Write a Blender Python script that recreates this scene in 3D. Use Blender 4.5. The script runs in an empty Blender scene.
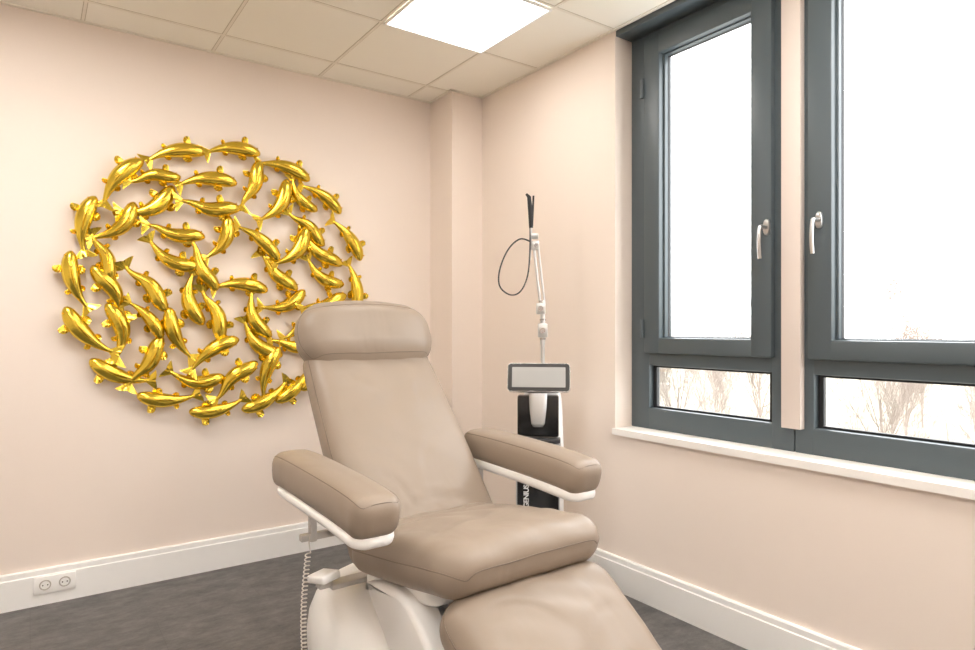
import bpy, bmesh, math, random
from math import sin, cos, pi, radians, sqrt
from mathutils import Vector, Matrix
random.seed(7)
S = bpy.context.scene
COL = S.collection
try:
    S.view_settings.view_transform = 'Standard'
    S.view_settings.look = 'None'
except Exception:
    pass

H = 2.75      # ceiling height
YB = 3.65     # back wall plane
XR = 2.354    # window wall plane
XL, YF = -1.7, -1.9

# ------------------------------------------------------------------ materials
def srgb(r, g, b):
    def f(c):
        c /= 255.0
        return c / 12.92 if c <= 0.04045 else ((c + 0.055) / 1.055) ** 2.4
    return (f(r), f(g), f(b), 1.0)

def mat(name, col, rough=0.5, metal=0.0, bump=None, var=None, emit=None, coat=0.0, spec=None):
    m = bpy.data.materials.new(name); m.use_nodes = True
    nt = m.node_tree; b = nt.nodes['Principled BSDF']
    b.inputs['Base Color'].default_value = col
    b.inputs['Roughness'].default_value = rough
    b.inputs['Metallic'].default_value = metal
    if coat: b.inputs['Coat Weight'].default_value = coat
    if spec is not None: b.inputs['Specular IOR Level'].default_value = spec
    tc = nt.nodes.new('ShaderNodeTexCoord')
    if var:
        scale, col2, lo, hi = var
        n = nt.nodes.new('ShaderNodeTexNoise'); n.inputs['Scale'].default_value = scale
        n.inputs['Detail'].default_value = 8
        r = nt.nodes.new('ShaderNodeValToRGB')
        r.color_ramp.elements[0].position = lo; r.color_ramp.elements[1].position = hi
        r.color_ramp.elements[0].color = col; r.color_ramp.elements[1].color = col2
        nt.links.new(tc.outputs['Object'], n.inputs['Vector'])
        nt.links.new(n.outputs['Fac'], r.inputs['Fac'])
        nt.links.new(r.outputs['Color'], b.inputs['Base Color'])
    if bump:
        scale, strength, dist = bump
        n = nt.nodes.new('ShaderNodeTexNoise'); n.inputs['Scale'].default_value = scale
        n.inputs['Detail'].default_value = 5
        bp = nt.nodes.new('ShaderNodeBump'); bp.inputs['Strength'].default_value = strength
        bp.inputs['Distance'].default_value = dist
        nt.links.new(tc.outputs['Object'], n.inputs['Vector'])
        nt.links.new(n.outputs['Fac'], bp.inputs['Height'])
        nt.links.new(bp.outputs['Normal'], b.inputs['Normal'])
    if emit:
        b.inputs['Emission Color'].default_value = emit[0]
        b.inputs['Emission Strength'].default_value = emit[1]
    return m

M_wall = mat('wall_paint', srgb(241, 228, 217), 0.85, bump=(220, 0.12, 0.002))
M_ceil = mat('ceiling_tile', srgb(250, 246, 235), 0.9, bump=(300, 0.15, 0.002))
M_grid = mat('ceiling_grid', srgb(242, 236, 223), 0.5)
M_gridshade = mat('grid_painted_shade', srgb(205, 196, 178), 0.7)
M_white = mat('white_trim', srgb(251, 250, 248), 0.35)
M_sill = mat('sill_white', srgb(248, 244, 239), 0.45)
M_frame = mat('slate_frame', srgb(82, 92, 97), 0.38, bump=(500, 0.04, 0.0005))
M_gasket = mat('gasket', srgb(25, 27, 30), 0.6)
M_silver = mat('silver_white', srgb(205, 205, 204), 0.3, 0.6)
M_metal = mat('satin_metal', srgb(190, 190, 190), 0.26, 0.95)
M_handle = mat('brushed_silver', srgb(200, 200, 200), 0.28, 0.95)
M_gold = mat('polished_gold', (0.80, 0.58, 0.075, 1), 0.21, 1.0, bump=(40, 0.08, 0.004))
M_plast = mat('white_plastic', srgb(250, 249, 247), 0.28, spec=0.5)
M_dgrey = mat('dark_grey_metal', srgb(70, 70, 72), 0.4, 0.4)
M_mgrey = mat('grey_metal', srgb(205, 202, 199), 0.35, 0.2)
M_black = mat('black_gloss', srgb(18, 18, 20), 0.22)
M_blackm = mat('black_matte', srgb(30, 30, 32), 0.5)
M_screen = mat('display_grey', srgb(176, 175, 172), 0.2)
M_led = mat('led_diffuser_unseen', (1, 1, 1, 1), 0.6, emit=((1.0, 0.965, 0.92, 1), 23))
M_led2 = mat('led_diffuser_dimmed', (1, 1, 1, 1), 0.6, emit=((1.0, 0.97, 0.93, 1), 9))
M_text = mat('white_print', (0.95, 0.95, 0.95, 1), 0.5)
M_bark = mat('winter_bark', srgb(120, 109, 100), 0.9, bump=(8, 0.3, 0.01))
M_ground = mat('pale_ground', srgb(130, 126, 112), 0.95, var=(0.6, srgb(100, 98, 84), 0.4, 0.65))

def leather():
    m = bpy.data.materials.new('taupe_leather'); m.use_nodes = True
    nt = m.node_tree; b = nt.nodes['Principled BSDF']
    b.inputs['Base Color'].default_value = srgb(151, 136, 121)
    b.inputs['Roughness'].default_value = 0.42; b.inputs['Specular IOR Level'].default_value = 0.45
    tc = nt.nodes.new('ShaderNodeTexCoord')
    mp = nt.nodes.new('ShaderNodeMapping'); mp.inputs['Scale'].default_value = (1.0, 0.6, 0.6)
    nt.links.new(tc.outputs['Object'], mp.inputs['Vector'])
    n1 = nt.nodes.new('ShaderNodeTexNoise'); n1.inputs['Scale'].default_value = 6; n1.inputs['Detail'].default_value = 2
    n1.inputs['Distortion'].default_value = 0.8
    n2 = nt.nodes.new('ShaderNodeTexNoise'); n2.inputs['Scale'].default_value = 260; n2.inputs['Detail'].default_value = 2
    nt.links.new(mp.outputs['Vector'], n1.inputs['Vector']); nt.links.new(tc.outputs['Object'], n2.inputs['Vector'])
    b1 = nt.nodes.new('ShaderNodeBump'); b1.inputs['Strength'].default_value = 0.34; b1.inputs['Distance'].default_value = 0.02
    b2 = nt.nodes.new('ShaderNodeBump'); b2.inputs['Strength'].default_value = 0.12; b2.inputs['Distance'].default_value = 0.001
    nt.links.new(n1.outputs['Fac'], b1.inputs['Height']); nt.links.new(n2.outputs['Fac'], b2.inputs['Height'])
    nt.links.new(b1.outputs['Normal'], b2.inputs['Normal']); nt.links.new(b2.outputs['Normal'], b.inputs['Normal'])
    return m
M_leather = leather()
M_leatherd = mat('taupe_piping', srgb(120, 105, 92), 0.5)

def floor_mat():
    m = bpy.data.materials.new('stone_vinyl'); m.use_nodes = True
    nt = m.node_tree; b = nt.nodes['Principled BSDF']
    tc = nt.nodes.new('ShaderNodeTexCoord')
    n1 = nt.nodes.new('ShaderNodeTexNoise'); n1.inputs['Scale'].default_value = 8; n1.inputs['Detail'].default_value = 15
    n1.inputs['Roughness'].default_value = 0.82
    mp2 = nt.nodes.new('ShaderNodeMapping'); mp2.inputs['Scale'].default_value = (0.8, 1.5, 1.0)
    nt.links.new(tc.outputs['Object'], mp2.inputs['Vector'])
    nt.links.new(mp2.outputs['Vector'], n1.inputs['Vector'])
    r = nt.nodes.new('ShaderNodeValToRGB')
    r.color_ramp.elements[0].position = 0.34; r.color_ramp.elements[1].position = 0.68
    r.color_ramp.elements[0].color = srgb(70, 69, 70); r.color_ramp.elements[1].color = srgb(126, 123, 121)
    nt.links.new(n1.outputs['Fac'], r.inputs['Fac'])
    bk = nt.nodes.new('ShaderNodeTexBrick'); bk.inputs['Scale'].default_value = 1.0
    bk.inputs['Brick Width'].default_value = 0.9; bk.inputs['Row Height'].default_value = 0.45
    bk.inputs['Mortar Size'].default_value = 0.001
    bk.inputs['Color1'].default_value = (1, 1, 1, 1); bk.inputs['Color2'].default_value = (0.95, 0.95, 0.95, 1)
    bk.inputs['Mortar'].default_value = (0.75, 0.75, 0.75, 1)
    nt.links.new(tc.outputs['Object'], bk.inputs['Vector'])
    mx = nt.nodes.new('ShaderNodeMix'); mx.data_type = 'RGBA'; mx.blend_type = 'MULTIPLY'
    mx.inputs[0].default_value = 1.0
    nt.links.new(r.outputs['Color'], mx.inputs[6]); nt.links.new(bk.outputs['Color'], mx.inputs[7])
    nt.links.new(mx.outputs[2], b.inputs['Base Color'])
    b.inputs['Roughness'].default_value = 0.5
    bp = nt.nodes.new('ShaderNodeBump'); bp.inputs['Strength'].default_value = 0.15; bp.inputs['Distance'].default_value = 0.003
    nt.links.new(n1.outputs['Fac'], bp.inputs['Height']); nt.links.new(bp.outputs['Normal'], b.inputs['Normal'])
    return m
M_floor = floor_mat()

def glass_mat():
    m = bpy.data.materials.new('window_glass'); m.use_nodes = True
    nt = m.node_tree; nt.nodes.clear()
    o = nt.nodes.new('ShaderNodeOutputMaterial'); t = nt.nodes.new('ShaderNodeBsdfTransparent')
    g = nt.nodes.new('ShaderNodeBsdfGlossy'); g.inputs['Roughness'].default_value = 0.02
    mx = nt.nodes.new('ShaderNodeMixShader'); mx.inputs[0].default_value = 0.05
    nt.links.new(t.outputs[0], mx.inputs[1]); nt.links.new(g.outputs[0], mx.inputs[2])
    nt.links.new(mx.outputs[0], o.inputs['Surface'])
    return m
M_glass = glass_mat()

# ------------------------------------------------------------------ mesh tools
def mkobj(name, geo, m, parent=None, loc=(0, 0, 0), rot=(0, 0, 0), smooth=True, angle=35):
    v, f = geo
    me = bpy.data.meshes.new(name); me.from_pydata([tuple(p) for p in v], [], [tuple(q) for q in f]); me.update()
    bm = bmesh.new(); bm.from_mesh(me)
    bmesh.ops.remove_doubles(bm, verts=bm.verts, dist=1e-5)
    bmesh.ops.recalc_face_normals(bm, faces=bm.faces)
    bm.to_mesh(me); bm.free()
    if smooth:
        me.polygons.foreach_set('use_smooth', [True] * len(me.polygons))
        me.set_sharp_from_angle(angle=radians(angle))
    me.materials.append(m)
    ob = bpy.data.objects.new(name, me); COL.objects.link(ob)
    ob.location = loc; ob.rotation_euler = rot
    if parent: ob.parent = parent
    return ob

def empty(name, loc, rot=(0, 0, 0), parent=None):
    e = bpy.data.objects.new(name, None); e.empty_display_size = 0.1
    COL.objects.link(e); e.location = loc; e.rotation_euler = rot
    if parent: e.parent = parent
    return e

def tag(o, label, cat, group=None, kind=None):
    o['label'] = label; o['category'] = cat
    if group: o['group'] = group
    if kind: o['kind'] = kind

def struct(o, label=None):
    o['kind'] = 'structure'
    if label: o['label'] = label

def box(x0, x1, y0, y1, z0, z1, b=0.0, seg=2):
    bm = bmesh.new(); bmesh.ops.create_cube(bm, size=1.0)
    for v in bm.verts:
        v.co = Vector((x0 + (v.co.x + .5) * (x1 - x0), y0 + (v.co.y + .5) * (y1 - y0), z0 + (v.co.z + .5) * (z1 - z0)))
    if b > 0:
        bmesh.ops.bevel(bm, geom=bm.edges[:], offset=b, segments=seg, profile=0.5, affect='EDGES')
    bm.verts.index_update()
    r = ([v.co.copy() for v in bm.verts], [[v.index for v in f.verts] for f in bm.faces]); bm.free()
    return r

def join(gs):
    V, F = [], []
    for v, f in gs:
        o = len(V); V += list(v); F += [[i + o for i in q] for q in f]
    return V, F

def tube(pts, r, seg=8, closed=False, cap=True):
    pts = [Vector(p) for p in pts]; n = len(pts); V, F = [], []
    rr = r if isinstance(r, (list, tuple)) else [r] * n
    up = None
    for i, p in enumerate(pts):
        a = pts[(i - 1) % n] if (closed or i > 0) else p
        c = pts[(i + 1) % n] if (closed or i < n - 1) else p
        t = (c - a).normalized()
        if up is None:
            up = Vector((0, 0, 1)) if abs(t.z) < 0.9 else Vector((1, 0, 0))
        s = t.cross(up)
        if s.length < 1e-5: s = t.cross(Vector((0, 1, 0)))
        s.normalize(); up = s.cross(t).normalized()
        for k in range(seg):
            q = 2 * pi * k / seg
            V.append(p + s * cos(q) * rr[i] + up * sin(q) * rr[i])
    m = n if closed else n - 1
    for i in range(m):
        for k in range(seg):
            a = i * seg + k; b = i * seg + (k + 1) % seg
            c = ((i + 1) % n) * seg + (k + 1) % seg; d = ((i + 1) % n) * seg + k
            F.append([a, b, c, d])
    if not closed and cap:
        F.append(list(range(seg))[::-1]); F.append([(n - 1) * seg + k for k in range(seg)])
    return V, F

def cyl(p0, p1, r, seg=20, r2=None):
    return tube([p0, p1], [r, r if r2 is None else r2], seg)

def smooth_path(ctrl, n=10):
    P = [Vector(p) for p in ctrl]; out = []
    for i in range(len(P) - 1):
        p0 = P[max(i - 1, 0)]; p1 = P[i]; p2 = P[i + 1]; p3 = P[min(i + 2, len(P) - 1)]
        for k in range(n):
            t = k / n
            out.append(0.5 * ((2 * p1) + (-p0 + p2) * t + (2 * p0 - 5 * p1 + 4 * p2 - p3) * t * t + (-p0 + 3 * p1 - 3 * p2 + p3) * t ** 3))
    out.append(P[-1]); return out

def cushion(ctrl, w, t, R, dome=0.0, w_end=None, x0=0.0, nst=60, sq=0.75, wr=0.0, seed=0, sag=0.0, arch=0.0, seam_q=9, creases=(), waist=0.0, Rt=None, dexp=2.2, lim_k=0.16):
    """padded shape swept along a spine in the (y,z) plane; returns geometry and a seam loop"""
    sp = smooth_path([(0, a, b) for a, b in ctrl], 12)
    cum = [0.0]
    for i in range(1, len(sp)): cum.append(cum[-1] + (sp[i] - sp[i - 1]).length)
    L = cum[-1]
    def at(s):
        s = min(max(s, 0), L)
        for i in range(1, len(sp)):
            if cum[i] >= s - 1e-9:
                k = (s - cum[i - 1]) / max(cum[i] - cum[i - 1], 1e-9)
                i0 = max(i - 2, 0); i1 = min(i + 1, len(sp) - 1)
                return sp[i - 1].lerp(sp[i], k), (sp[i1] - sp[i0]).normalized()
    NA, NT, NB = 13, 34, 8
    V, F, rings, ds = [], [], [], []
    for i in range(nst + 1):
        s = L * (0.5 - 0.5 * cos(pi * i / nst))
        p, T = at(s); N = Vector((0, -T.z, T.y))
        d = min(s, L - s)
        fR = sqrt(max(0, 1 - (1 - min(d, R) / R) ** 2))
        if Rt:      # small edge radius at the ends: flat end panels
            ft = sqrt(max(0, 1 - (1 - min(d, Rt) / Rt) ** 2)); fb = (t / 2 - Rt + Rt * ft) / (t / 2)
            if i in (0, nst): fb = (t / 2 - Rt) / (t / 2)
        else:
            rb = min(t / 2, R)
            fb = sqrt(max(0, 1 - (1 - min(d, rb) / rb) ** 2))
        ww = w if w_end is None else w + (w_end - w) * s / L
        ww += waist * sin(pi * s / L)
        a = ww / 2 - R + R * fR; b = max(t / 2 * fb ** 0.9, 0.0005)
        rc = min(b, a)
        ring = []
        for k in range(NA):
            q = -pi / 2 + pi * k / (NA - 1)
            ring.append(((a - rc) + rc * abs(cos(q)) ** sq, b * (1 if sin(q) > 0 else -1) * abs(sin(q)) ** sq))
        for k in range(1, NT + 1):
            ring.append(((a - rc) * (1 - 2 * k / (NT + 1)), b))
        for k in range(NA):
            q = pi / 2 + pi * k / (NA - 1)
            ring.append((-(a - rc) - rc * abs(cos(q)) ** sq, b * (1 if sin(q) > 0 else -1) * abs(sin(q)) ** sq))
        for k in range(1, NB + 1):
            ring.append((-(a - rc) * (1 - 2 * k / (NB + 1)), -b))
        idx = []
        for (x, nn) in ring:
            if nn > 0:
                xa = min(1, abs(x / max(a, 1e-4)))
                nn += dome * (1 - xa ** dexp) * fb * (max(0, sin(pi * min(max(s / L, 0), 1))) ** 0.45)
                nn += wr * fb * (1 - xa ** 4) * (sin(x * 27 + seed + 3 * sin(s * 15)) * sin(s * 21 + seed * 2 + x * 9))
                for (cx, cs, ang, ln, dp) in creases:
                    dx = x - cx; dsx = s - cs * L
                    u = dx * cos(ang) + dsx * sin(ang); v = -dx * sin(ang) + dsx * cos(ang) + 0.35 * u * u / max(ln, .01)
                    nn -= dp * (math.exp(-(v / 0.010) ** 2) - 0.5 * math.exp(-((v - 0.022) / 0.016) ** 2)) * math.exp(-(u / ln) ** 2) * fb
            ff = 1 - min(1, abs(x / (ww / 2))) ** 2
            V.append(Vector((x0 + x, 0, 0)) + p + N * nn + T * (-sag * ff * (1 - s / L) + arch * ff * (s / L))); idx.append(len(V) - 1)
        rings.append(idx); ds.append(d)
    m = len(rings[0])
    for i in range(nst):
        for k in range(m):
            F.append([rings[i][k], rings[i][(k + 1) % m], rings[i + 1][(k + 1) % m], rings[i + 1][k]])
    F.append(rings[0][::-1]); F.append(rings[-1])
    lim = t * lim_k
    iu = [i for i in range(nst + 1) if ds[i] >= lim]
    ia, ib = iu[0], iu[-1]
    kr = seam_q; kl = 2 * NA + NT - 1 - seam_q
    loop = [V[rings[i][kr]] for i in range(ia, ib + 1)]
    loop += [V[rings[ib][k]] for k in range(kr + 1, kl)]
    loop += [V[rings[i][kl]] for i in range(ib, ia - 1, -1)]
    loop += [V[rings[ia][k]] for k in range(kl - 1, kr, -1)]
    # soften the corners of the seam loop
    for _ in range(2):
        n = len(loop); loop = [(loop[(i - 1) % n] + loop[i] * 2 + loop[(i + 1) % n]) / 4 for i in range(n)]
    return (V, F), loop

def vloft(secs, seg=40, n=5.0):
    """stack of superellipse sections: (z, cx, cy, hx, hy)"""
    V, F = [], []
    for (z, cx, cy, hx, hy) in secs:
        for k in range(seg):
            q = 2 * pi * k / seg; c, s = cos(q), sin(q)
            V.append(Vector((cx + hx * (1 if c > 0 else -1) * abs(c) ** (2 / n), cy + hy * (1 if s > 0 else -1) * abs(s) ** (2 / n), z)))
    for i in range(len(secs) - 1):
        for k in range(seg):
            F.append([i * seg + k, i * seg + (k + 1) % seg, (i + 1) * seg + (k + 1) % seg, (i + 1) * seg + k])
    F.append(list(range(seg))[::-1]); F.append([(len(secs) - 1) * seg + k for k in range(seg)])
    return V, F

# ------------------------------------------------------------------ room shell
fl = mkobj('floor', box(XL, XR + 0.25, YF, YB + 0.1, -0.12, 0), M_floor, smooth=False); struct(fl, 'dark grey stone-look vinyl floor')
ce = mkobj('ceiling', box(XL - 0.1, XR + 0.3, YF - 0.1, YB + 0.1, H, H + 0.12), M_ceil, smooth=False); struct(ce, 'beige mineral tile suspended ceiling')
wb = mkobj('wall_back', box(XL - 0.1, XR + 0.25, YB, YB + 0.12, -0.12, H), M_wall, smooth=False); struct(wb, 'pale pink-beige painted wall')
wl = mkobj('wall_left', box(XL - 0.12, XL, YF - 0.1, YB, -0.12, H), M_wall, smooth=False); struct(wl, 'pale pink-beige painted wall')
wf = mkobj('wall_front', box(XL, XR + 0.25, YF - 0.12, YF, -0.12, H), M_wall, smooth=False); struct(wf, 'pale pink-beige painted wall')
W0, W1 = 0.53, 2.236     # window opening along y
wr_ = mkobj('wall_right', join([box(XR, XR + 0.25, W1, YB, 0, H), box(XR, XR + 0.25, W0, W1, 0, 0.76), box(XR, XR + 0.25, YF, W0, 0, H)]), M_wall, smooth=False)
struct(wr_, 'pale pink-beige painted wall with window opening')
pil = mkobj('wall_corner', box(2.128, XR, 3.384, YB, 0, H), M_wall, smooth=False); struct(pil, 'boxed corner pilaster painted pink-beige')

# ceiling grid
GX = [1.96 + 0.585 * k for k in range(-6, 1)]
GY = [2.82 + 0.585 * k for k in range(-8, 2)]
g, g2 = [], []
for x in GX:
    g.append(box(x - 0.006, x + 0.006, YF, YB, H - 0.003, H + 0.001)); g2.append(box(x - 0.0095, x + 0.0095, YF, YB, H - 0.0008, H + 0.001))
for y in GY:
    xe = XR + (0.1 if W0 < y < W1 else 0)
    g.append(box(XL, xe, y - 0.006, y + 0.006, H - 0.0035, H + 0.001)); g2.append(box(XL, xe, y - 0.0095, y + 0.0095, H - 0.0009, H + 0.001))
g += [box(XL, XR, YB - 0.02, YB, H - 0.005, H), box(XR - 0.02, XR, YF, YB, H - 0.005, H),
      box(2.108, 2.128, 3.364, YB, H - 0.005, H), box(2.108, XR, 3.364, 3.384, H - 0.005, H)]
o = mkobj('trim_1', join(g), M_grid, smooth=False); struct(o, 'ceiling grid of thin metal bars')
o = mkobj('trim_5', join(g2), M_gridshade, smooth=False); struct(o, 'flat strips painted as shade beside ceiling grid bars')  # no real gap: flat strips with the shade put into their colour

# baseboards (cable trunking)
BH = 0.165
def base_profile(p0, p1, inward):
    p0 = Vector(p0); p1 = Vector(p1); n = Vector(inward)
    prof = [(0, 0), (0.022, 0), (0.022, 0.135), (0.018, 0.139), (0.018, BH - 0.004), (0.014, BH), (0, BH)]
    V = [p0 + n * a + Vector((0, 0, b)) for a, b in prof] + [p1 + n * a + Vector((0, 0, b)) for a, b in prof]
    m = len(prof); F = [[i, (i + 1) % m, m + (i + 1) % m, m + i] for i in range(m)] + [list(range(m)), list(range(m, 2 * m))]
    return V, F
o = mkobj('baseboard_back', join([base_profile((XL, YB, 0), (2.128, YB, 0), (0, -1, 0))]), M_white, smooth=False); struct(o, 'tall white cable trunking baseboard')
o = mkobj('baseboard_corner', join([base_profile((2.128, YB, 0), (2.128, 3.362, 0), (-1, 0, 0)), base_profile((2.106, 3.384, 0), (XR, 3.384, 0), (0, -1, 0))]), M_white, smooth=False); struct(o, 'white baseboard around pilaster')
o = mkobj('baseboard_right', base_profile((XR, 3.384, 0), (XR, YF, 0), (-1, 0, 0)), M_white, smooth=False); struct(o, 'tall white cable trunking baseboard')
o = mkobj('baseboard_left', base_profile((XL, YF, 0), (XL, YB, 0), (1, 0, 0)), M_white, smooth=False); struct(o, 'tall white cable trunking baseboard')

# sill, soffit, divider post
o = mkobj('trim_2', box(XR - 0.022, 2.50, W0 + 0.0, W1 + 0.0, 0.76, 0.79), M_sill, smooth=False); struct(o, 'white window sill board')
o = mkobj('trim_3', box(XR + 0.005, 2.50, W0, W1, H - 0.03, H, 0.002), M_frame); struct(o, 'dark slate soffit strip above windows')
M_post = mat('post_paint', srgb(224, 211, 202), 0.7)
o = mkobj('trim_4', box(2.440, 2.478, 1.345, 1.424, 0.885, H - 0.03, 0.002), M_post); struct(o, 'pinkish divider post between windows')

# ------------------------------------------------------------------ windows
def frame_rect(x0, x1, ya, yb, za, zb, wl_, wr2, wt, wbm, bev=0.006):
    return join([box(x0, x1, ya - wl_, ya, za, zb, bev), box(x0, x1, yb, yb + wr2, za, zb, bev),
                 box(x0 + .0005, x1, yb + wr2 - 0.01, ya - wl_ + 0.01, zb - wt, zb, bev), box(x0 + .0005, x1, yb + wr2 - 0.01, ya - wl_ + 0.01, za, za + wbm, bev)])

def handle(parent, y, z):
    lever = smooth_path([(2.440, y, z), (2.405, y, z), (2.393, y, z - 0.006), (2.388, y, z - 0.03), (2.386, y, z - 0.08), (2.392, y, z - 0.130)], 8)
    V, F = [], []
    for xx, k in ((2.445, 1.0), (2.438, 1.0), (2.434, 0.86)):
        for i in range(28):
            q = 2 * pi * i / 28
            V.append(Vector((xx, y + 0.0145 * k * cos(q), z + 0.033 * k * (1 if sin(q) > 0 else -1) * abs(sin(q)) ** 0.8)))
    for j in range(2):
        for i in range(28): F.append([j * 28 + i, j * 28 + (i + 1) % 28, (j + 1) * 28 + (i + 1) % 28, (j + 1) * 28 + i])
    F.append([56 + i for i in range(28)])
    h = mkobj('handle', join([(V, F), tube(lever, [0.008] * 16 + [0.0072] * 25, 12)]), M_handle, parent, angle=50)
    h['label'] = 'brushed silver lever window handle'
    return h

def window(name, ya, yb, sa, sb, hy, hinge_y):
    root = mkobj(name, frame_rect(2.470, 2.55, ya, yb, 0.788, H - 0.002, ya - (sa - 0.015), (sb + 0.015) - yb, 0.09, 0.105), M_frame)
    struct(root, 'slate grey aluminium window with tilt sash over fixed light')
    mkobj('transom', box(2.472, 2.548, sb - 0.02, sa + 0.02, 1.10, 1.19, 0.005), M_frame, root)
    sash = mkobj('sash', join([frame_rect(2.445, 2.53, sa, sb, 1.16, 2.685, 0.095, 0.095, 0.09, 0.075, 0.008),
                               frame_rect(2.475, 2.525, sa - 0.088, sb + 0.088, 1.228, 2.602, 0.018, 0.018, 0.015, 0.012, 0.004)]), M_frame, root)
    mkobj('gasket', join([frame_rect(2.498, 2.515, sa - 0.102, sb + 0.102, 1.236, 2.592, 0.006, 0.006, 0.006, 0.006, 0.0),
                          frame_rect(2.498, 2.515, sa - 0.018, sb + 0.018, 0.888, 1.104, 0.02, 0.02, 0.014, 0.014, 0.0)]), M_gasket, root)
    mkobj('glass', box(2.504, 2.510, sb + 0.09, sa - 0.09, 1.23, 2.60), M_glass, root, smooth=False)
    mkobj('lower_glass', box(2.504, 2.510, sb + 0.0, sa - 0.0, 0.885, 1.105), M_glass, root, smooth=False)
    handle(sash, hy, 1.690)
    for z in (1.28, 2.45):
        mkobj('hinge', join([cyl((2.440, hinge_y, z - 0.045), (2.440, hinge_y, z + 0.045), 0.009, 12)]), M_frame, sash)
    return root
window('window_1', W1, 1.386, 2.135, 1.468, 1.486, 2.140)
window('window_2', 1.384, W0, 1.322, 0.64, 1.272, 0.635)

# ------------------------------------------------------------------ ceiling lights
def led(cx, cy, m):
    e = mkobj('ceiling_light', frame_rect(0, 0.012, 0.285, -0.285, -0.285, 0.285, 0.012, 0.012, 0.012, 0.012, 0.001), M_white,
              loc=(cx, cy, H - 0.016), rot=(0, radians(-90), 0))
    d = mkobj('diffuser', box(0.004, 0.010, -0.276, 0.276, -0.276, 0.276), m, e, smooth=False)
    tag(e, 'square recessed LED panel light in ceiling grid', 'ceiling light', 'square LED ceiling panels')
for cx, cy, m_ in ((1.6675, 2.5275, M_led2), (1.6675, 0.7725, M_led), (-0.0875, 2.5275, M_led), (-0.0875, 0.7725, M_led), (-0.0875, -0.9825, M_led), (1.6675, -0.9825, M_led)):  # first panel is in view; the others are unseen, added for lighting
    led(cx, cy, m_)

# ------------------------------------------------------------------ power outlet
oe = mkobj('power_outlet', join([box(-0.082, 0.082, -0.012, 0, 0.0, 0.078, 0.003)]), M_plast, loc=(0.095, YB - 0.0215, 0.055))
tag(oe, 'white double power socket on baseboard trunking', 'power socket')
M_sock = mat('socket_grey', srgb(190, 184, 176), 0.4)
for cx in (-0.038, 0.038):
    ring = [(0.0, -0.0095), (0.017, -0.0095), (0.0195, -0.0145), (0.023, -0.0145), (0.024, -0.011)]
    V, F = [], []
    for r, yy in ring:
        for k in range(24):
            V.append((cx + r * cos(2 * pi * k / 24), yy, 0.039 + r * sin(2 * pi * k / 24)))
    for i in range(len(ring) - 1):
        for k in range(24):
            F.append([i * 24 + k, i * 24 + (k + 1) % 24, (i + 1) * 24 + (k + 1) % 24, (i + 1) * 24 + k])
    so = mkobj('socket', (V, F), M_sock, oe)
    for dx in (-0.0095, 0.0095):
        mkobj('pin_hole', cyl((cx + dx, -0.0125, 0.039), (cx + dx, -0.0145, 0.039), 0.0028, 10), M_blackm, so)

# ------------------------------------------------------------------ gold koi sculpture
def fin(bx, by, ang, length, spread, z, kind, root=0.008, tilt=0.0):
    V, F = [], []; n, m = 11, 5
    for side in (0.0018, -0.0018):
        for j in range(m):
            for i in range(n):
                u = i / (n - 1) - 0.5
                if kind == 'tail': pr = 0.66 + 0.38 * abs(2 * u) ** 1.2
                else: pr = 1 - 0.5 * abs(2 * u + 0.25) ** 2
                q = j / (m - 1)
                r = length * pr * q; a = ang + spread * u
                ro = root * 2 * u
                V.append(Vector((bx - sin(ang) * ro + r * cos(a), by + cos(ang) * ro + r * sin(a),
                                 z + side + 0.0024 * cos(i * pi) * q + tilt * r + 0.014 * (1 - (2 * u) ** 2) * q)))
    N = n * m
    for j in range(m - 1):
        for i in range(n - 1):
            a = j * n + i; F.append([a, a + 1, a + n + 1, a + n]); F.append([N + a, N + a + n, N + a + n + 1, N + a + 1])
    rim = [j * n for j in range(m)] + [(m - 1) * n + i for i in range(1, n)] + [j * n + n - 1 for j in range(m - 2, -1, -1)]
    for a, b in zip(rim[:-1], rim[1:]): F.append([a, b, b + N, a + N])
    return V, F

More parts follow.
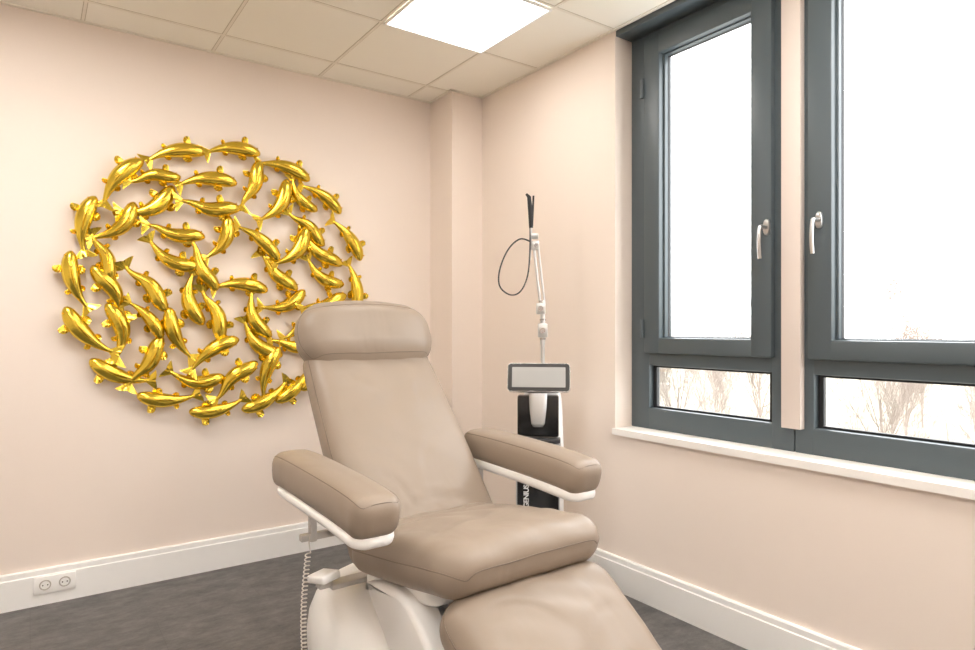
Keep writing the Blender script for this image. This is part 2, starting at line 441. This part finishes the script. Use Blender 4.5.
def koi(b1, b2, L=0.285, R=0.0395):
    prof = [(0, .16), (.015, .34), (.05, .54), (.11, .74), (.19, .90), (.27, .97), (.36, 1.0), (.46, .97), (.58, .84), (.7, .63), (.82, .42), (.92, .28), (1.0, .22)]
    n = 34; x = y = 0.0; P = []
    for i in range(n + 1):
        s = i / n
        th = pi + b1 * (s - .25) + b2 * sin(2 * pi * s)
        P.append((x, y, th)); x += cos(th) * L / n; y += sin(th) * L / n
    cx, cy = P[n // 2 + 1][0], P[n // 2 + 1][1]
    P = [(a - cx, b - cy, t) for a, b, t in P]
    def rad(s):
        for (s0, r0), (s1, r1) in zip(prof[:-1], prof[1:]):
            if s <= s1 + 1e-9:
                k = (s - s0) / (s1 - s0); return R * (r0 + (r1 - r0) * k)
        return R * .2
    V, F = [], []; m = 20
    for i, (a, b, t) in enumerate(P):
        r = rad(i / n)
        for k in range(m):
            q = 2 * pi * k / m
            w = r * cos(q); h = r * 0.88 * sin(q)
            V.append(Vector((a - sin(t) * w, b + cos(t) * w, h + 0.006 * (1 - i / n))))
    for i in range(n):
        for k in range(m): F.append([i * m + k, i * m + (k + 1) % m, (i + 1) * m + (k + 1) % m, (i + 1) * m + k])
    F.append(list(range(m))); F.append([n * m + k for k in range(m)])
    g = [(V, F)]
    a, b, t = P[-1]
    g.append(fin(a - cos(t) * .012, b - sin(t) * .012, t, 0.060, radians(90), 0.0, 'tail', 0.009, 0.10))
    for sd in (1, -1):
        a, b, t = P[9]; r = rad(9 / n) * 0.85
        g.append(fin(a - sin(t) * r * sd, b + cos(t) * r * sd, t + sd * radians(46), 0.042, radians(64), -0.010, 'pec', 0.012, 0.05))
        a, b, t = P[22]; r = rad(22 / n) * 0.8
        g.append(fin(a - sin(t) * r * sd, b + cos(t) * r * sd, t + sd * radians(40), 0.026, radians(60), -0.008, 'pec', 0.009))
        a, b, t = P[3]; r = rad(3 / n)     # eyes
        g.append(tube([(a - sin(t) * r * .75 * sd, b + cos(t) * r * .75 * sd, r * .5), (a - sin(t) * r * 1.0 * sd, b + cos(t) * r * 1.0 * sd, r * .95)], [0.004, 0.002], 8))
    V, F = [], []   # dorsal ridge
    for i in range(10, 23):
        a, b, t = P[i]; r = rad(i / n) * .84; hgt = 0.012 * sin(pi * (i - 9.5) / 13.5) ** 0.7
        for dw, dz in ((-0.003, -0.004), (0.0, hgt), (0.003, -0.004)):
            V.append(Vector((a - sin(t) * (dw + 0.004 * (dz > 0)), b + cos(t) * (dw + 0.004 * (dz > 0)), r + dz + .004)))
    for i in range(12):
        for k in range(2): F.append([i * 3 + k, i * 3 + k + 1, (i + 1) * 3 + k + 1, (i + 1) * 3 + k])
    g.append((V, F))
    return join(g)

art = empty('wall_sculpture', (0.87, YB, 1.54), (radians(90), 0, 0))
tag(art, 'round polished gold wall sculpture of swimming koi fish', 'wall art')
FISH = [(.602,2.185,4,0),(.880,2.242,-6,0),(1.165,2.185,-24,0),(1.384,2.050,-42,0),(1.545,1.819,-64,0),(1.592,1.539,-92,0),(1.505,1.242,-118,0),
 (1.354,1.040,-134,0),(1.231,.951,-148,0),(1.070,.890,-162,0),(.809,.850,-182,0),(.568,.915,164,0),(.354,1.047,144,0),(.213,1.248,120,0),(.163,1.500,92,0),
 (.203,1.775,68,0),(.345,2.010,42,0),
 (.501,1.880,48,1),(.750,2.060,-4,0),(.993,2.050,62,2),(1.137,1.963,72,1),(1.298,1.866,-32,3),(.760,1.901,-10,2),(.357,1.770,60,1),(.600,1.757,-16,2),
 (.839,1.739,78,1),(1.026,1.765,-50,0),(1.359,1.715,-40,2),(.574,1.624,-14,1),(.334,1.460,112,2),(.485,1.497,-42,3),(.921,1.519,-14,0),(1.111,1.583,-52,2),
 (1.374,1.575,-20,1),(1.386,1.414,10,2),(1.166,1.404,36,1),(.805,1.361,-62,3),(.987,1.343,-54,1),(.600,1.242,100,0),(.368,1.267,112,1),(.481,1.102,50,2),
 (.697,1.000,6,1),(.876,1.017,50,3),(1.058,1.042,60,0),(1.213,1.177,-14,2),(.665,1.430,-66,1),(.770,1.165,22,0),(1.01,1.195,-30,1),(1.27,1.30,30,3),(.720,1.600,-72,2),
 (1.225,1.71,64,1),(1.245,2.02,-36,1),(.500,2.045,20,3),(.300,1.630,-62,3),(.480,1.335,-64,0)]
variants = [None] * 4
for i, (x, z, a, v) in enumerate(FISH):
    b1, b2 = ((0.85, 0.0), (-0.95, 0.15), (0.5, 0.40), (-0.5, -0.45))[v]
    lz = 0.042 + (0.010 if i % 3 == 1 else 0.0) + (0.018 if (i > 16 and i % 4 == 2) else 0)
    if variants[v] is None:
        ob = mkobj('koi_fish', koi(b1, b2), M_gold, art, angle=50); variants[v] = ob
    else:
        ob = variants[v].copy(); COL.objects.link(ob); ob.name = 'koi_fish'; ob.parent = art
    ob.location = (x - 0.87, z - 1.54, lz)
    ob.rotation_euler = (0, 0, radians(a))
    sc = 1.0 + random.uniform(-0.05, 0.05)
    if i > 50: sc *= 0.86
    ob.scale = (sc, sc, 1.0)

# ------------------------------------------------------------------ treatment chair
ch = empty('treatment_chair', (1.187, 1.90, 0), (0, 0, radians(1.8)))
tag(ch, 'reclined taupe leatherette treatment chair with white base', 'treatment chair')
def pad(name, ctrl, w, t, R, **k):
    par = k.pop('parent', ch); pr = k.pop('pipe', 0.0018)
    g, loop = cushion(ctrl, w, t, R, **k)
    o = mkobj(name, g, M_leather, par, angle=70)
    mkobj('piping', tube(loop, pr, 6, closed=True), M_leatherd, o)
    return o
seat = pad('seat', [(-0.458, 0.590), (-0.38, 0.600), (-0.15, 0.562), (0.10, 0.526), (0.20, 0.511)], 0.622, 0.135, 0.100, dome=0.040, wr=0.005, seed=1, sq=0.95, seam_q=7, dexp=3.2, lim_k=0.05,
           creases=((0.12, 0.72, 0.25, 0.10, 0.009), (-0.14, 0.66, -0.3, 0.09, 0.008), (0.02, 0.80, 0.05, 0.14, 0.008), (0.18, 0.45, 0.9, 0.06, 0.005)))
back = pad('backrest', [(0.10, 0.46), (0.16, 0.550), (0.30, 0.728), (0.46, 0.930), (0.61, 1.115), (0.67, 1.19)], 0.61, 0.125, 0.085, dome=0.036, w_end=0.555, wr=0.004, seed=4, sq=0.9, seam_q=8, waist=0.016, dexp=3.0,
           creases=((0.06, 0.42, 0.9, 0.13, 0.006), (-0.12, 0.30, -0.8, 0.10, 0.007), (0.13, 0.72, 1.1, 0.09, 0.005), (-0.10, 0.75, -0.6, 0.08, 0.005), (0.0, 0.20, 0.1, 0.18, 0.010)))
head = pad('headrest', [(0.572, 1.130), (0.620, 1.20), (0.654, 1.27), (0.674, 1.328), (0.679, 1.362)], 0.612, 0.145, 0.115, dome=0.038, wr=0.002, seed=2, sq=0.98, sag=0.020, arch=0.036, seam_q=7, dexp=2.8)
leg = pad('leg_rest', [(-0.80, 0.185), (-0.66, 0.290), (-0.50, 0.410), (-0.360, 0.508)], 0.590, 0.140, 0.095, dome=0.042, w_end=0.622, wr=0.005, seed=3, sq=0.95, seam_q=7, dexp=3.0, lim_k=0.05,
          creases=((0.10, 0.62, 0.4, 0.09, 0.006), (-0.12, 0.8, -0.3, 0.10, 0.006)))
def shell(name, ctrl, w, t, R, par=ch, **k):
    g, l = cushion(ctrl, w, t, R, **k)
    return mkobj(name, g, M_plast, par, angle=60)
shell('seat_shell', [(-0.30, 0.510), (-0.12, 0.475), (0.15, 0.425)], 0.52, 0.07, 0.05)
shell('back_shell', [(0.20, 0.48), (0.36, 0.68), (0.68, 1.07)], 0.50, 0.035, 0.05)
shell('leg_rest_shell', [(-0.74, 0.150), (-0.46, 0.350), (-0.33, 0.435)], 0.48, 0.035, 0.04)
for sgn in (-1, 1):
    X = 0.41 * sgn
    arm = empty('armrest', (X, 0.0, 0), parent=ch)
    armp = pad('arm_pad', [(-0.276, 0.742), (-0.20, 0.758), (0.0, 0.771), (0.32, 0.783), (0.430, 0.777)], 0.154, 0.122, 0.050, dome=0.008, parent=arm, sq=0.66, seam_q=9, Rt=0.045, pipe=0.0015, dexp=3, lim_k=0.14)
    s1 = shell('arm_shell', [(-0.262, 0.690), (-0.20, 0.692), (0.0, 0.705), (0.32, 0.717), (0.40, 0.724)], 0.142, 0.042, 0.060, par=arm, sq=0.9)
    mkobj('bracket', join([box(-0.012 - 0.045 * sgn, 0.012 - 0.045 * sgn, 0.31, 0.34, 0.53, 0.705, 0.005),
                           box(min(0, -sgn * 0.16), max(0, -sgn * 0.16), 0.312, 0.338, 0.535, 0.560, 0.005)]), M_mgrey, arm)
mkobj('base', vloft([(0.0, -0.01, 0.12, 0.335, 0.56), (0.03, -0.01, 0.12, 0.345, 0.57), (0.08, -0.01, 0.12, 0.350, 0.57), (0.14, -0.01, 0.13, 0.350, 0.565), (0.20, -0.01, 0.14, 0.342, 0.545), (0.26, -0.01, 0.15, 0.325, 0.50), (0.31, -0.005, 0.155, 0.300, 0.44), (0.35, 0, 0.16, 0.265, 0.36), (0.38, 0, 0.16, 0.215, 0.28), (0.392, 0, 0.16, 0.14, 0.18)], n=2.8, seg=72), M_plast, ch, angle=60)
mkobj('lift_column', join([vloft([(0.32, 0, 0.12, 0.13, 0.17), (0.38, 0, 0.06, 0.14, 0.17), (0.46, 0, 0.0, 0.16, 0.20)], n=4)]), M_plast, ch)
def plate(pts, x0, x1, bev):
    bm = bmesh.new()
    P = smooth_path([(0, a, b) for a, b in pts] + [(0, pts[0][0], pts[0][1])], 5)[:-1]
    vs = [bm.verts.new((x0, p.y, p.z)) for p in P]
    f = bm.faces.new(vs); r = bmesh.ops.extrude_face_region(bm, geom=[f])
    for v in [e for e in r['geom'] if isinstance(e, bmesh.types.BMVert)]: v.co.x = x1
    bmesh.ops.recalc_face_normals(bm, faces=bm.faces)
    ed = [e for e in bm.edges if abs(e.verts[0].co.x - x1) < 1e-6 and abs(e.verts[1].co.x - x1) < 1e-6]
    bmesh.ops.bevel(bm, geom=ed, offset=bev, segments=4, profile=0.5, affect='EDGES')
    bm.verts.index_update()
    out = ([v.co.copy() for v in bm.verts], [[v.index for v in f.verts] for f in bm.faces]); bm.free()
    return out
for sgn in (-1, 1):   # moulded lift covers at both sides
    mkobj('lift_cover', plate([(0.06, 0.452), (-0.06, 0.482), (-0.20, 0.482), (-0.34, 0.385), (-0.44, 0.26), (-0.45, 0.15), (-0.36, 0.10), (-0.24, 0.16), (-0.12, 0.28), (0.0, 0.39)], 0.215 * sgn, 0.300 * sgn, 0.022), M_plast, ch, angle=60)
rem = mkobj('hand_control', join([box(-0.036, 0.036, -0.052, 0.052, -0.014, 0.014, 0.008, 3)]), M_plast, ch, loc=(-0.368, 0.22, 0.438), rot=(radians(-12), radians(-8), radians(10)))
mkobj('control_holder', join([box(-0.35, -0.20, 0.19, 0.25, 0.394, 0.412, 0.005), box(-0.39, -0.34, 0.20, 0.24, 0.402, 0.420, 0.004)]), M_mgrey, ch)
pts = []
for i in range(34 * 10):
    t = i / 10.0 * 2 * pi; k = i / 340.0
    pts.append((-0.415 + 0.009 * cos(t) - 0.016 * sin(pi * k), 0.24 + 0.009 * sin(t), 0.52 - 0.46 * k))
mkobj('coiled_cable', tube([(-0.38, 0.31, 0.56), (-0.40, 0.27, 0.545)] + pts + [(-0.39, 0.24, 0.04), (-0.32, 0.24, 0.04)], 0.0021, 6), mat('cable_grey', srgb(215, 208, 200), 0.45), ch)

# ------------------------------------------------------------------ laser device
dv = empty('laser_device', (2.05, 2.447, 0), (0, 0, radians(-42)))
tag(dv, 'black and white medical laser cart with touchscreen and articulated arm', 'medical device')
mkobj('base', join([vloft([(0.05, 0, 0, 0.165, 0.165), (0.06, 0, 0, 0.17, 0.17), (0.10, 0, 0, 0.165, 0.165), (0.13, 0, 0.0, 0.12, 0.14)], n=6)]), M_plast, dv)
for sx in (-1, 1):
    for sy in (-1, 1):
        mkobj('caster', join([cyl((sx * 0.12 - 0.012, sy * 0.12, 0.026), (sx * 0.12 + 0.012, sy * 0.12, 0.026), 0.026), cyl((sx * 0.12, sy * 0.12, 0.03), (sx * 0.12, sy * 0.12, 0.06), 0.008)]), M_blackm, dv)
mkobj('body', join([vloft([(0.12, 0.01, 0.02, 0.105, 0.125), (0.70, 0.01, 0.02, 0.105, 0.125), (0.86, 0.01, 0.03, 0.100, 0.11), (0.93, 0.01, 0.035, 0.095, 0.10), (0.97, 0.01, 0.04, 0.085, 0.085)], n=7)]), M_plast, dv, angle=25)
fp = mkobj('front_panel', join([box(-0.106, 0.094, -0.125, -0.08, 0.13, 0.725, 0.008), box(-0.104, 0.092, -0.118, -0.06, 0.765, 0.960, 0.008)]), M_black, dv)
mkobj('shelf', join([box(-0.115, 0.102, -0.150, -0.07, 0.728, 0.736, 0.003)]), M_silver, dv)
mkobj('shelf', join([box(-0.112, 0.100, -0.147, -0.07, 0.742, 0.760, 0.003)]), M_dgrey, dv)
mkobj('ledge', box(-0.106, 0.094, -0.132, -0.10, 0.640, 0.648, 0.002), M_silver, dv)
for x_ in (-0.107, 0.095):
    mkobj('edge_strip', box(x_ - 0.003, x_ + 0.003, -0.128, -0.10, 0.14, 0.72, 0.001), M_silver, dv)
mkobj('handpiece_holder', vloft([(0.815, -0.005, -0.130, 0.022, 0.014), (0.83, -0.005, -0.135, 0.032, 0.022), (0.90, -0.005, -0.138, 0.040, 0.024), (0.975, -0.005, -0.125, 0.044, 0.018)], n=3), M_silver, dv)
mkobj('knob', join([cyl((0.045, -0.122, 0.69), (0.045, -0.136, 0.69), 0.014, 24), cyl((0.045, -0.13, 0.69), (0.045, -0.14, 0.69), 0.009, 24)]), M_silver, dv)
def rrect(hx, hz, r, y0, y1, seg=8):
    V = []
    for y in (y0, y1):
        for cx, cz, a0 in ((hx - r, hz - r, 0), (-hx + r, hz - r, 90), (-hx + r, -hz + r, 180), (hx - r, -hz + r, 270)):
            for k in range(seg + 1):
                q = radians(a0 + 90 * k / seg); V.append(Vector((cx + r * cos(q), y, cz + r * sin(q))))
    m = len(V) // 2
    return V, [list(range(m)), list(range(m, 2 * m))] + [[i, (i + 1) % m, m + (i + 1) % m, m + i] for i in range(m)]
scr = mkobj('screen', rrect(0.148, 0.068, 0.018, -0.014, 0.018), M_metal, dv, loc=(-0.002, -0.115, 1.045), rot=(radians(-14), 0, 0))
mkobj('bezel', rrect(0.145, 0.065, 0.015, -0.0175, -0.010), mat('bezel_dark', srgb(58, 57, 56), 0.25), scr)
mkobj('display', rrect(0.126, 0.048, 0.003, -0.0195, -0.012), M_screen, scr)
mkobj('screen_mount', box(-0.03, 0.02, -0.10, 0.03, 0.95, 1.03, 0.008), M_dgrey, dv)
arm = mkobj('articulated_arm', join([cyl((0.012, 0.03, 0.95), (0.012, 0.03, 1.22), 0.010), box(-0.012, 0.036, 0.008, 0.052, 1.235, 1.305, 0.006), box(-0.020, 0.026, 0.01, 0.05, 1.350, 1.405, 0.006),
      cyl((0.012, 0.03, 1.20), (0.012, 0.03, 1.42), 0.012), cyl((0.000, 0.03, 1.40), (-0.034, 0.03, 1.70), 0.0065), cyl((0.022, 0.03, 1.40), (-0.012, 0.03, 1.70), 0.0055),
      cyl((-0.053, 0.03, 1.62), (-0.045, 0.03, 1.80), 0.006), box(-0.043, -0.006, 0.012, 0.048, 1.67, 1.715, 0.005), cyl((-0.043, 0.03, 1.738), (-0.010, 0.03, 1.738), 0.014)]), M_silver, dv)
arm['label'] = 'silver-white jointed laser arm'
for a_, b_, r_ in (((0.012, 0.03, 1.318), (0.012, 0.03, 1.326), 0.015), ((0.012, 0.03, 1.225), (0.012, 0.03, 1.231), 0.015), ((0.006, 0.03, 1.413), (0.005, 0.03, 1.419), 0.014),
                   ((-0.020, 0.010, 1.69), (-0.020, 0.004, 1.69), 0.011), ((0.012, 0.006, 1.27), (0.012, 0.000, 1.27), 0.014), ((0.003, 0.008, 1.378), (0.003, 0.002, 1.378), 0.013)):
    mkobj('joint_ring', cyl(a_, b_, r_), M_metal, arm)
mkobj('arm_cap', join([tube([(-0.046, 0.03, 1.78), (-0.049, 0.03, 1.86), (-0.056, 0.03, 1.935), (-0.070, 0.03, 1.95)], [0.010, 0.012, 0.010, 0.006], 12), cyl((-0.040, 0.03, 1.79), (-0.034, 0.03, 1.94), 0.005, 10)]), M_blackm, dv)
hose = [(-0.045, 0.03, 1.71), (-0.10, 0.02, 1.725), (-0.16, 0.01, 1.67), (-0.20, 0.0, 1.57), (-0.20, 0.0, 1.49), (-0.15, 0.0, 1.447), (-0.10, 0.0, 1.46), (-0.065, 0.01, 1.53), (-0.052, 0.02, 1.64), (-0.050, 0.03, 1.80)]
mkobj('hose', tube(smooth_path(hose, 8), 0.0038, 8), M_dgrey, dv)
cu = bpy.data.curves.new('lettering', 'FONT'); cu.body = 'GENIUS'; cu.size = 0.034; cu.extrude = 0.0006
cu.align_x = 'LEFT'; cu.offset = 0.0009; cu.space_character = 0.93
to = bpy.data.objects.new('lettering', cu); COL.objects.link(to)
bpy.context.view_layer.update()
dg = bpy.context.evaluated_depsgraph_get()
me = bpy.data.meshes.new_from_object(to.evaluated_get(dg))
bpy.data.objects.remove(to)
me.materials.clear(); me.materials.append(M_text)
lt = bpy.data.objects.new('lettering', me); COL.objects.link(lt); lt.parent = fp
lt.matrix_local = Matrix(((0, -1, 0, -0.050), (0, 0, -1, -0.1262), (1, 0, 0, 0.428), (0, 0, 0, 1)))

# ------------------------------------------------------------------ outside
GZ = -3.2
gr = mkobj('ground', box(6, 120, -60, 90, GZ - 0.2, GZ), M_ground, smooth=False); tag(gr, 'pale grassy ground outside the building', 'ground', kind='stuff')
def tree_geo(seed, h=5.2):
    rnd = random.Random(seed); gs = []
    def grow(p, d, L, r, lvl):
        n = 4; pts = [p]; rs = [r]
        for i in range(n):
            d = (d + Vector((rnd.uniform(-1, 1), rnd.uniform(-1, 1), rnd.uniform(-.3, .8))) * (0.10 + 0.05 * lvl)).normalized()
            q = pts[-1] + d * L / n; q.z = max(q.z, 0.3) if lvl else q.z
            pts.append(q); rs.append(max(0.003, r * (1 - 0.5 * (i + 1) / n)))
        gs.append(tube(pts, rs, 4 if lvl > 1 else 7, cap=False))
        if lvl >= 5: return
        for k in range(4 if lvl > 0 else 7):
            j = rnd.randint(1 if lvl else 1, n); q = pts[j]
            nd = (d + Vector((rnd.uniform(-1, 1), rnd.uniform(-1, 1), rnd.uniform(-.2, .9))) * 0.75).normalized()
            grow(q, nd, L * rnd.uniform(.55, .78), rs[j] * .60, lvl + 1)
    grow(Vector((0, 0, 0)), Vector((0, 0, 1)), h * .42, 0.045, 0)
    return join(gs)
tm = [mkobj('tree', tree_geo(s), M_bark, angle=80) for s in (3, 11)]
TP = [(11.6, 7.9, 1.02), (16.7, 13.2, 1.2), (11.0, 3.6, 1.02), (19.5, 8.4, 1.15), (17.0, 4.0, 1.25), (25, 15.5, 1.3), (26.5, 10.6, 1.4), (27, 5.2, 1.4), (14.4, 6.2, .85),
      (33, 12.5, 1.3), (15.2, 10.2, .8)]
for i, (x, y, s) in enumerate(TP):
    if i < 2: t = tm[i]
    else:
        t = tm[i % 2].copy(); COL.objects.link(t); t.name = 'tree'
    t.location = (x, y, GZ + 0.012); t.scale = (s * .8, s * .8, s); t.rotation_euler = (0, 0, i * 1.3)
    tag(t, 'bare winter tree with fine branches outside the window', 'tree', 'bare winter trees')

# ------------------------------------------------------------------ light
w = bpy.data.worlds.new('World'); S.world = w; w.use_nodes = True
bg = w.node_tree.nodes['Background']; bg.inputs['Color'].default_value = (0.97, 0.985, 1.0, 1); bg.inputs['Strength'].default_value = 9.3
for y0, y1, z0, z1 in ((1.47, 2.13, 0.88, 2.68), (0.64, 1.32, 0.88, 2.68)):
    L = bpy.data.lights.new('window_portal', 'AREA'); L.shape = 'RECTANGLE'; L.size = y1 - y0; L.size_y = z1 - z0
    L.cycles.is_portal = True
    lo = bpy.data.objects.new('window_portal', L); COL.objects.link(lo)
    lo.location = (2.58, (y0 + y1) / 2, (z0 + z1) / 2); lo.rotation_euler = (radians(90), 0, radians(90))

# ------------------------------------------------------------------ camera
cd = bpy.data.cameras.new('Camera'); cam = bpy.data.objects.new('Camera', cd); COL.objects.link(cam)
cam.location = (0, 0, 1.277); cam.rotation_euler = (radians(90), 0, radians(-35.3))
cd.sensor_width = 36; cd.lens = 646 / 975 * 36; cd.shift_y = 4 / 975; cd.clip_start = 0.05; cd.clip_end = 300
S.camera = cam
